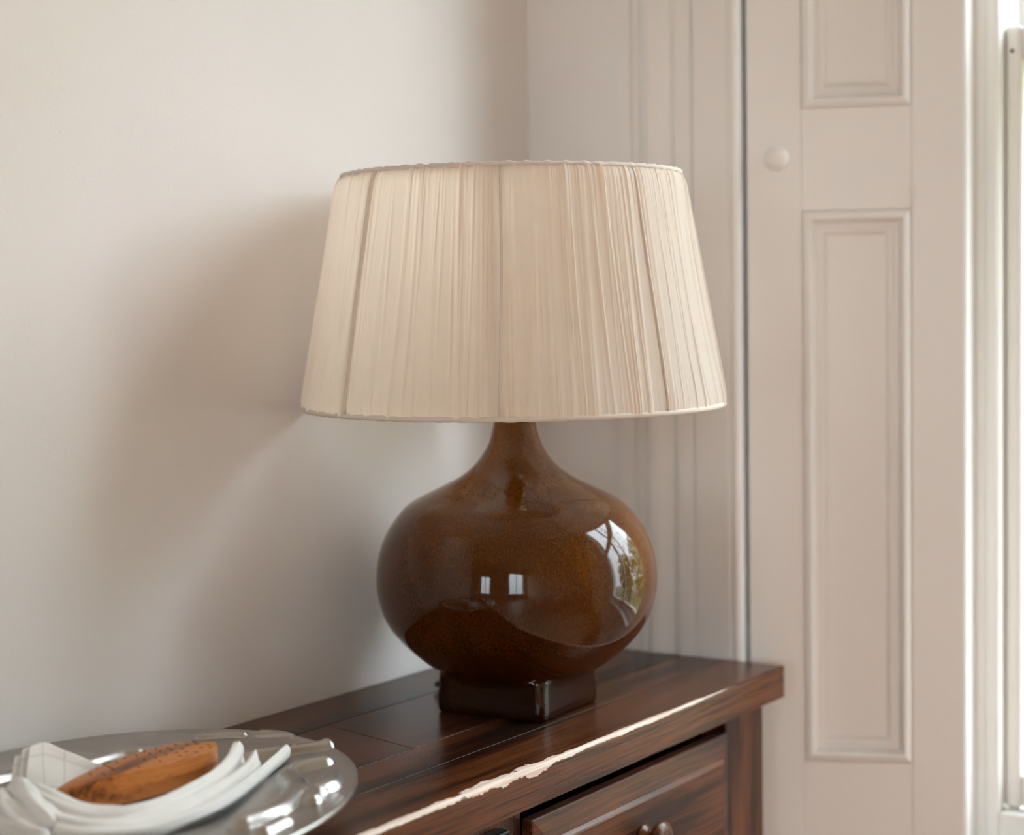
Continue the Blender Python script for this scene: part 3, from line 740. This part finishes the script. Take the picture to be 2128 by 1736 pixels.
# ------------------------------------------------------------------ pewter platter
PC = (0.912, 0.990); PA, PB_, PR = 0.2495, 0.1893, radians(13.1)
PZ = 0.838
plat = None
def seg(px, py, a, b):
    a = np.array(a); b = np.array(b); ab = b - a
    t = np.clip(((px - a[0]) * ab[0] + (py - a[1]) * ab[1]) / (ab @ ab + 1e-12), 0, 1)
    return np.hypot(px - a[0] - t * ab[0], py - a[1] - t * ab[1]), t
def platter():
    nr, na = 110, 800
    s = np.concatenate([np.linspace(0.0, 0.55, 20, endpoint=False), np.linspace(0.55, 1.0, nr - 20)])
    a = np.linspace(0, 2 * pi, na, endpoint=False)
    S, A = np.meshgrid(s, a, indexing='ij')
    X = PC[0] + S * (PA * np.cos(A) * cos(PR) - PB_ * np.sin(A) * sin(PR))
    Y = PC[1] + S * (PA * np.cos(A) * sin(PR) + PB_ * np.sin(A) * cos(PR))
    sm = lambda e0, e1, x: (lambda t: t * t * (3 - 2 * t))(np.clip((x - e0) / (e1 - e0), 0, 1))
    Zb = 0.8195 + 0.0085 * sm(0.46, 0.66, S) + 0.0095 * np.clip((S - 0.62) / 0.38, 0, 1) ** 1.2 + 0.0012 * sm(0.965, 0.985, S) - 0.0008 * sm(0.985, 1.0, S)
    H = np.zeros_like(X)
    def cap(p, q, w, hgt, taper=0.0):
        nonlocal H
        d, t = seg(X, Y, p, q)
        H = np.maximum(H, 1.3 * hgt * (1 - taper * t) * np.clip(1 - (d / w) ** 2, 0, 1) ** 0.65)
    def chain(P, w, h):
        C = catmull(P, 6)
        for i in range(len(C) - 1): cap(C[i], C[i + 1], w, h)
    def dip(p, q, w, dep):
        nonlocal H
        d, t = seg(X, Y, p, q); H = H - dep * np.exp(-(d / w) ** 2)
    RELIEF(chain, cap, dip)
    Z = Zb + H
    V = np.stack([X, Y, Z], -1).reshape(-1, 3); idx = np.arange(nr * na).reshape(nr, na)
    F1 = np.stack([idx[:-1], np.roll(idx, -1, 1)[:-1], np.roll(idx, -1, 1)[1:], idx[1:]], -1).reshape(-1, 4)
    # underside: a shell 4 mm thick with a foot
    V2 = V.copy(); Zu = (Zb - 0.0035).reshape(-1); foot = ((S > 0.36) & (S < 0.46)).reshape(-1); Zu[foot] = 0.8006; V2[:, 2] = Zu
    edge = idx[-1]
    F2 = F1[:, ::-1] + len(V)
    F3 = np.stack([edge, np.roll(edge, -1), np.roll(edge, -1) + len(V), edge + len(V)], -1)
    return fixn(mesh('pewter_platter', np.vstack([V, V2]), np.vstack([F1, F2, F3])))
def RELIEF(chain, cap, dip):
    # ornament near the back of the brim
    chain([(1.121, 1.077), (1.130, 1.066), (1.142, 1.047)], 0.0065, 0.0032)
    cap((1.150, 1.030), (1.170, 0.990), 0.008, 0.002)
    # long loop ending in a rounded nose
    chain([(1.092, 1.000), (1.107, 0.992), (1.126, 0.968), (1.141, 0.947)], 0.0085, 0.0052)
    # leaf-shaped boss
    cap((1.088, 0.932), (1.102, 0.921), 0.0105, 0.0058)
    # S-curve swelling
    chain([(1.068, 0.884), (1.047, 0.868), (1.032, 0.868), (1.026, 0.876), (1.034, 0.892)], 0.0095, 0.0066)
    # big crescent
    chain([(0.945, 0.868), (0.968, 0.864), (0.990, 0.869), (1.018, 0.882), (1.042, 0.899), (1.058, 0.921)], 0.0115, 0.0078)
    dip((1.000, 0.895), (1.040, 0.925), 0.012, 0.003)
    # ridges at the back left
    chain([(1.006, 1.108), (1.028, 1.107), (1.051, 1.102), (1.060, 1.094)], 0.0075, 0.0048)
    chain([(1.058, 1.098), (1.076, 1.082), (1.092, 1.062)], 0.007, 0.0040)
    chain([(0.905, 1.128), (0.935, 1.131), (0.962, 1.127)], 0.0085, 0.0056)
    # the same ornament carried round the rest of the brim
    for d in (205, 228, 250, 268, 292):
        a_ = radians(d); cx = PC[0] + 0.84 * (PA * cos(a_) * cos(PR) - PB_ * sin(a_) * sin(PR)); cy = PC[1] + 0.84 * (PA * cos(a_) * sin(PR) + PB_ * sin(a_) * cos(PR))
        tx, ty = -sin(a_ + PR), cos(a_ + PR)
        cap((cx - 0.015 * tx, cy - 0.015 * ty), (cx + 0.012 * tx, cy + 0.012 * ty), 0.009, 0.006)
plat = link('pewter_platter', platter(), M_pewter, None, smooth=True, origin=(PC[0], PC[1], 0.8005))
tag(plat, 'oval cast pewter platter with raised swirling ornament on its brim', 'platter')

# ------------------------------------------------------------------ linen napkin folded in the platter
nap = thing('linen_napkin', 'crumpled white linen napkin wrapped round a wooden block on the platter', 'napkin', (0.95, 0.99, 0.806))
def uvgrid(me, nu, nv, su=1.0, sv=1.0, wrapv=False):
    uv = me.uv_layers.new(name='UVMap')
    for p in me.polygons:
        for li in p.loop_indices:
            vi = me.loops[li].vertex_index
            i, j = divmod(vi, nv)
            uv.data[li].uv = (su * i / max(1, nu - 1), sv * j / max(1, nv))
def sheet(name, rows, thick, parent, label=None, subd=1, su=1.0, sv=1.0):
    """rows: list of polylines (same length); makes a soft cloth sheet with thickness"""
    rows = [catmull(r, 5) for r in rows]
    G = np.array(rows)                        # (nr, m, 3)
    G = np.stack([catmull(G[:, k], 5) for k in range(G.shape[1])], 0)   # (m, NR, 3)
    nu, nv = G.shape[:2]
    wob = rng.normal(0, 1, (nu, nv))
    for _ in range(6): wob = (wob + np.roll(wob, 1, 0) + np.roll(wob, -1, 0) + np.roll(wob, 1, 1) + np.roll(wob, -1, 1)) / 5
    G = G.copy(); G[:, :, 2] += 0.0022 * wob
    V = G.reshape(-1, 3); idx = np.arange(nu * nv).reshape(nu, nv)
    Fq = np.stack([idx[:-1, :-1], idx[1:, :-1], idx[1:, 1:], idx[:-1, 1:]], -1).reshape(-1, 4)
    me = mesh(name, V, Fq); uvgrid(me, nu, nv, su, sv)
    o = link(name, me, M_linen, parent, smooth=True)
    s = o.modifiers.new('thickness', 'SOLIDIFY'); s.thickness = thick; s.offset = 0
    if subd:
        q = o.modifiers.new('soft', 'SUBSURF'); q.levels = subd; q.render_levels = subd
    if label: o['label'] = label
    return o
def roll(name, pts, rads, flats, seed=0, end=0.75):
    C = catmull(pts, 9); m = len(C); n = 28
    rs = np.random.default_rng(seed + 40)
    ra = np.interp(np.linspace(0, 1, m), np.linspace(0, 1, len(rads)), rads); fl = np.interp(np.linspace(0, 1, m), np.linspace(0, 1, len(flats)), flats)
    ra[0] *= .55; ra[-1] *= end
    me = tube_me(name, C, ra, n, fl)
    # soft creases running roughly along the fold
    ph = rs.uniform(0, 6.28, 6); V = np.array([v.co[:] for v in me.vertices]).reshape(m, n, 3)
    for i in range(m):
        u = i / (m - 1)
        for k in range(n):
            a_ = 2 * pi * k / n
            w = 0.11 * sin(3 * a_ + 5 * u + ph[0]) + 0.08 * sin(5 * a_ - 7 * u + ph[1]) + 0.05 * sin(2 * a_ + 23 * u + ph[2]) + 0.05 * sin(9 * a_ + 4 * u + ph[3])
            V[i, k] = C[i] + (V[i, k] - C[i]) * (1 + w)
    for v, c_ in zip(me.vertices, V.reshape(-1, 3)): v.co = c_
    return link(name, me, M_linen_plain, nap, smooth=True)
# bottom layer under the block
sheet('bottom_layer', [[(0.885, 1.052, 0.824), (0.92, 1.078, 0.8255), (0.965, 1.072, 0.8255), (1.02, 1.062, 0.827), (1.07, 1.035, 0.829)],
                       [(0.885, 1.02, 0.8205), (0.92, 1.03, 0.8195), (0.965, 1.02, 0.8195), (1.02, 1.015, 0.8205), (1.075, 1.005, 0.825)],
                       [(0.885, 0.985, 0.822), (0.91, 0.965, 0.822), (0.96, 0.955, 0.823), (1.01, 0.962, 0.827), (1.07, 0.978, 0.832)]], 0.004, nap)
roll('fold', [(0.9097, 1.0541, 0.838), (0.8975, 1.0200, 0.836), (0.8950, 0.9880, 0.831), (0.9040, 0.9640, 0.829), (0.9250, 0.9510, 0.829), (0.9600, 0.9500, 0.830), (1.0054, 0.9570, 0.832), (1.0440, 0.9700, 0.837), (1.0660, 0.9810, 0.841)],
     [0.009, 0.0095, 0.0105, 0.0105, 0.0100, 0.0100, 0.0105, 0.0120, 0.0150], [0.9, 0.9, 0.9, 1.0, 1.0, 0.9, 0.7, 0.55, 0.42], 1, 0.85)
roll('fold', [(0.8922, 1.0302, 0.834), (0.8790, 0.9930, 0.830), (0.8840, 0.9680, 0.827), (0.9000, 0.9500, 0.8265), (0.9300, 0.9410, 0.8265), (0.9674, 0.9400, 0.828), (1.013, 0.9460, 0.830), (1.0466, 0.9540, 0.835), (1.0690, 0.9640, 0.839)],
     [0.009, 0.009, 0.009, 0.009, 0.0085, 0.0085, 0.0085, 0.009, 0.0105], [1.0, 1.0, 1.1, 1.1, 1.0, 0.8, 0.6, 0.45, 0.38], 2, 0.7)
roll('fold', [(0.8700, 0.985, 0.826), (0.8760, 0.962, 0.825), (0.8900, 0.9440, 0.824), (0.9140, 0.9320, 0.824), (0.9440, 0.9290, 0.8245), (0.984, 0.9310, 0.826), (1.0289, 0.9390, 0.830), (1.0775, 0.9530, 0.836), (1.1080, 0.9620, 0.8405)],
     [0.007, 0.007, 0.0072, 0.007, 0.007, 0.007, 0.0068, 0.0062, 0.0052], [1.2, 1.3, 1.2, 1.1, 1.0, 0.8, 0.65, 0.5, 0.45], 3, 0.6)
FLAP_TOP = [(0.9440, 1.0960, 0.8630), (0.9580, 1.0930, 0.8625), (0.9690, 1.0770, 0.8535), (0.9860, 1.0560, 0.8420), (1.0010, 1.0350, 0.8370)]
FLAP_BOT = [(0.9130, 1.0700, 0.8240), (0.9300, 1.0560, 0.8230), (0.9450, 1.0540, 0.8220), (0.9650, 1.0500, 0.8220), (0.9850, 1.0350, 0.8220)]
def lerp_rows(T_, B_, ks, off=(0, 0, 0), bulge=0.0):
    return [[tuple(np.array(T_[i]) * (1 - k) + np.array(B_[i]) * k + np.array(off) + np.array((0.55, 0.83, 0)) * bulge * sin(pi * k)) for i in range(len(T_))] for k in ks]
sheet('flap', lerp_rows(FLAP_TOP, FLAP_BOT, (0, .33, .66, 1), (0, 0, 0), 0.003), 0.0022, nap, 'upright folded corner of the napkin', su=1.3, sv=1.0)
sheet('flap', lerp_rows(FLAP_TOP, FLAP_BOT, (0.03, .33, .66, 1), (-0.0030, 0.0050, -0.0030), 0.004), 0.0022, nap, su=1.3)
sheet('flap', lerp_rows(FLAP_TOP, FLAP_BOT, (0.08, .33, .66, 1), (-0.0070, 0.0090, -0.0060), 0.005), 0.0022, nap, su=1.3)
# crumpled end at the left
roll('crumple', [(0.9000, 1.0700, 0.834), (0.8930, 1.0520, 0.843), (0.8850, 1.0330, 0.842), (0.8770, 1.0100, 0.836), (0.8720, 0.9860, 0.829)], [0.007, 0.0095, 0.0105, 0.0105, 0.008], [0.7, 0.8, 0.9, 1.0, 1.1], 4)
roll('crumple', [(0.8860, 1.0620, 0.838), (0.8760, 1.0450, 0.836), (0.8680, 1.0200, 0.830), (0.8640, 0.9960, 0.825)], [0.008, 0.0105, 0.011, 0.008], [0.9, 0.9, 1.0, 1.1], 5)
roll('crumple', [(0.8750, 1.0560, 0.828), (0.8640, 1.0350, 0.827), (0.8580, 1.0080, 0.825), (0.8600, 0.9800, 0.823)], [0.008, 0.009, 0.009, 0.007], [1.1, 1.1, 1.1, 1.2], 6)
roll('crumple', [(0.8960, 1.0480, 0.836), (0.8900, 1.0280, 0.836), (0.8820, 1.0080, 0.832)], [0.006, 0.008, 0.007], [0.8, 0.8, 0.9], 7)

# ------------------------------------------------------------------ carved wooden block
blk = thing('carved_wooden_block', 'boat-shaped orange-brown wooden block with tick marks, lying in the napkin', 'carving', (0.995, 1.018, 0.824))
TF = [(0.9183, 1.0413, 0.836), (0.9297, 1.0272, 0.841), (0.9447, 1.0148, 0.845), (0.9641, 1.0027, 0.848), (0.9847, 0.9934, 0.85), (1.0093, 0.9895, 0.851), (1.0301, 0.9894, 0.851), (1.0563, 0.9955, 0.850)]
TB = [(0.9212, 1.0450, 0.836), (0.9402, 1.0461, 0.841), (0.9603, 1.0440, 0.845), (0.9817, 1.0420, 0.848), (1.0083, 1.0400, 0.85), (1.0320, 1.0355, 0.851), (1.0536, 1.0275, 0.851), (1.0688, 1.0096, 0.850)]
BF = [(0.9225, 1.0360, 0.8265), (0.9260, 1.0190, 0.8245), (0.9391, 1.0096, 0.824), (0.962, 1.0014, 0.824), (0.9867, 0.9942, 0.825), (1.0146, 0.9925, 0.826), (1.0374, 0.9935, 0.827), (1.0604, 0.9998, 0.829)]
def block():
    tf, tb, bf = catmull(TF, 5), catmull(TB, 5), catmull(BF, 5)
    m = len(tf); v = []; f = []
    for i in range(m):
        bb = np.array([tb[i][0] - 0.001, tb[i][1] - 0.001, bf[i][2]])
        w = tb[i] - tf[i]
        crown = np.array([0, 0, 0.0012])
        sec = [bf[i], bf[i] * .5 + tf[i] * .5 + np.array([-.0012, -.0022, 0]), tf[i], tf[i] + 0.33 * w + crown, tf[i] + 0.66 * w + crown, tb[i], bb * .5 + tb[i] * .5 + np.array([.001, .0015, 0]), bb]
        v += [tuple(s) for s in sec]
    k8 = 8
    for i in range(m - 1):
        for k in range(k8):
            f.append((i * k8 + k, i * k8 + (k + 1) % k8, (i + 1) * k8 + (k + 1) % k8, (i + 1) * k8 + k))
    f.append(tuple(range(k8))); f.append(tuple(range((m - 1) * k8, m * k8)))
    me = fixn(mesh('body', v, f))
    bm = bmesh.new(); bm.from_mesh(me)
    es = [e for e in bm.edges if e.calc_face_angle(0) > 0.6]
    bmesh.ops.bevel(bm, geom=es, offset=0.0009, segments=2, profile=0.6, affect='EDGES', clamp_overlap=True)
    bm.to_mesh(me); bm.free()
    return me, tf, tb
bme, btf, btb = block()
link('body', bme, M_block, blk, smooth=False)
def ticks():
    mes = []
    for i in range(9, len(btf) - 2, 2):
        for k in (0.14, 0.32, 0.5, 0.68, 0.86):
            if random.random() < 0.35: continue
            kk = k + random.uniform(-.05, .05) + (0.09 if (i // 2) % 2 else 0)
            if kk > .93: continue
            p = btf[i] + kk * (btb[i] - btf[i]); crown = 0.0012 * min(1, kk / .33, (1 - kk) / .33)
            d = btf[i] - btf[i - 1]; d = d / np.linalg.norm(d); wv = np.array([-d[1], d[0], 0])
            z = p[2] + crown
            pts = [p + wv * 0.0016 + d * 0.0012, p + wv * 0.0010, p, p - wv * 0.0006, p - wv * 0.0010 + d * 0.0010]
            pts = [np.array([q[0], q[1], z + 0.00005]) for q in pts]
            mes.append(tube_me('t', pts, 0.0004, 6))
    return join_me('carved_ticks', mes)
M_tick = simple('burnt_carving', (0.07, 0.02, 0.007), 0.7)
tk = link('carved_ticks', ticks(), M_tick, blk); tk['kind'] = 'stuff'

# ------------------------------------------------------------------ garden outside the window
gl = box('ground', (-14, -16, -0.62), (26, 16, -0.6), M_lawn); struct(gl)
def foliage(name, centre, rad, count, size, mat, parent=None, flat=0.8):
    v = []; f = []
    for i in range(count):
        d = rng.normal(0, 1, 3); d /= np.linalg.norm(d); r = rng.random() ** 0.4
        p = np.array(centre) + d * np.array(rad) * r
        a = rng.normal(0, 1, 3); a /= np.linalg.norm(a); b = np.cross(a, rng.normal(0, 1, 3)); b /= np.linalg.norm(b)
        s = size * rng.uniform(.6, 1.3); k = len(v)
        v += [p - a * s, p + b * s * .45, p + a * s, p - b * s * .45]; f.append((k, k + 1, k + 2, k + 3))
    return mesh(name, v, f)
for i, (c0, r0, n0, lab) in enumerate([((5.8, 0.7, -0.1), (0.45, 0.6, 0.5), 900, 'rounded low green shrub nearest the window outside'),
                                  ((7.9, 1.7, 1.5), (1.5, 1.8, 2.2), 1700, 'tall broad green shrub outside, left of the garden tree'),
                                  ((7.9, -2.1, 1.5), (1.5, 1.8, 2.2), 1700, 'tall broad green shrub outside, right of the garden tree'),
                                  ((7.9, -5.9, 1.5), (1.5, 1.8, 2.2), 1600, 'tall green shrub farthest right in the garden')]):
    t = thing('garden_shrub', lab, 'shrub', (c0[0], c0[1], -0.6), 0, 'garden shrubs')
    lv = link('foliage', foliage('foliage', c0, r0, n0, 0.19, M_leaf), M_leaf, t); lv['kind'] = 'stuff'
    link('stem', tube_me('stem', [(c0[0], c0[1], -0.6), (c0[0] + .05, c0[1], -0.2), (c0[0], c0[1] + .05, c0[2])], [0.05, 0.04, 0.02], 8), M_bark, t)
TX, TY = 4.3, -1.7
tree = thing('garden_tree', 'thin-branched garden tree with sparse leaves outside the window', 'tree', (TX, TY, -0.6))
link('trunk', tube_me('trunk', catmull([(TX, TY, -0.6), (TX - .05, TY + .05, 0.6), (TX + .05, TY - .05, 1.8), (TX, TY + .1, 3.2), (TX + .1, TY, 4.6)], 5), np.linspace(0.07, 0.015, 21), 10), M_bark, tree, smooth=True)
for i in range(12):
    z = 1.3 + 0.25 * i; a = i * 2.4; L = 0.95 - 0.04 * i
    pts = catmull([(TX, TY, z), (TX + .45 * L * cos(a), TY + .45 * L * sin(a), z + .35 * L), (TX + L * cos(a), TY + L * sin(a), z + .5 * L)], 4)
    link('branch', tube_me('branch', pts, np.linspace(0.02, 0.004, len(pts)), 6), M_bark, tree, smooth=True)
lv = link('leaves', foliage('leaves', (TX, TY, 3.2), (0.95, 0.95, 1.5), 500, 0.05, M_leaf), M_leaf, tree); lv['kind'] = 'stuff'
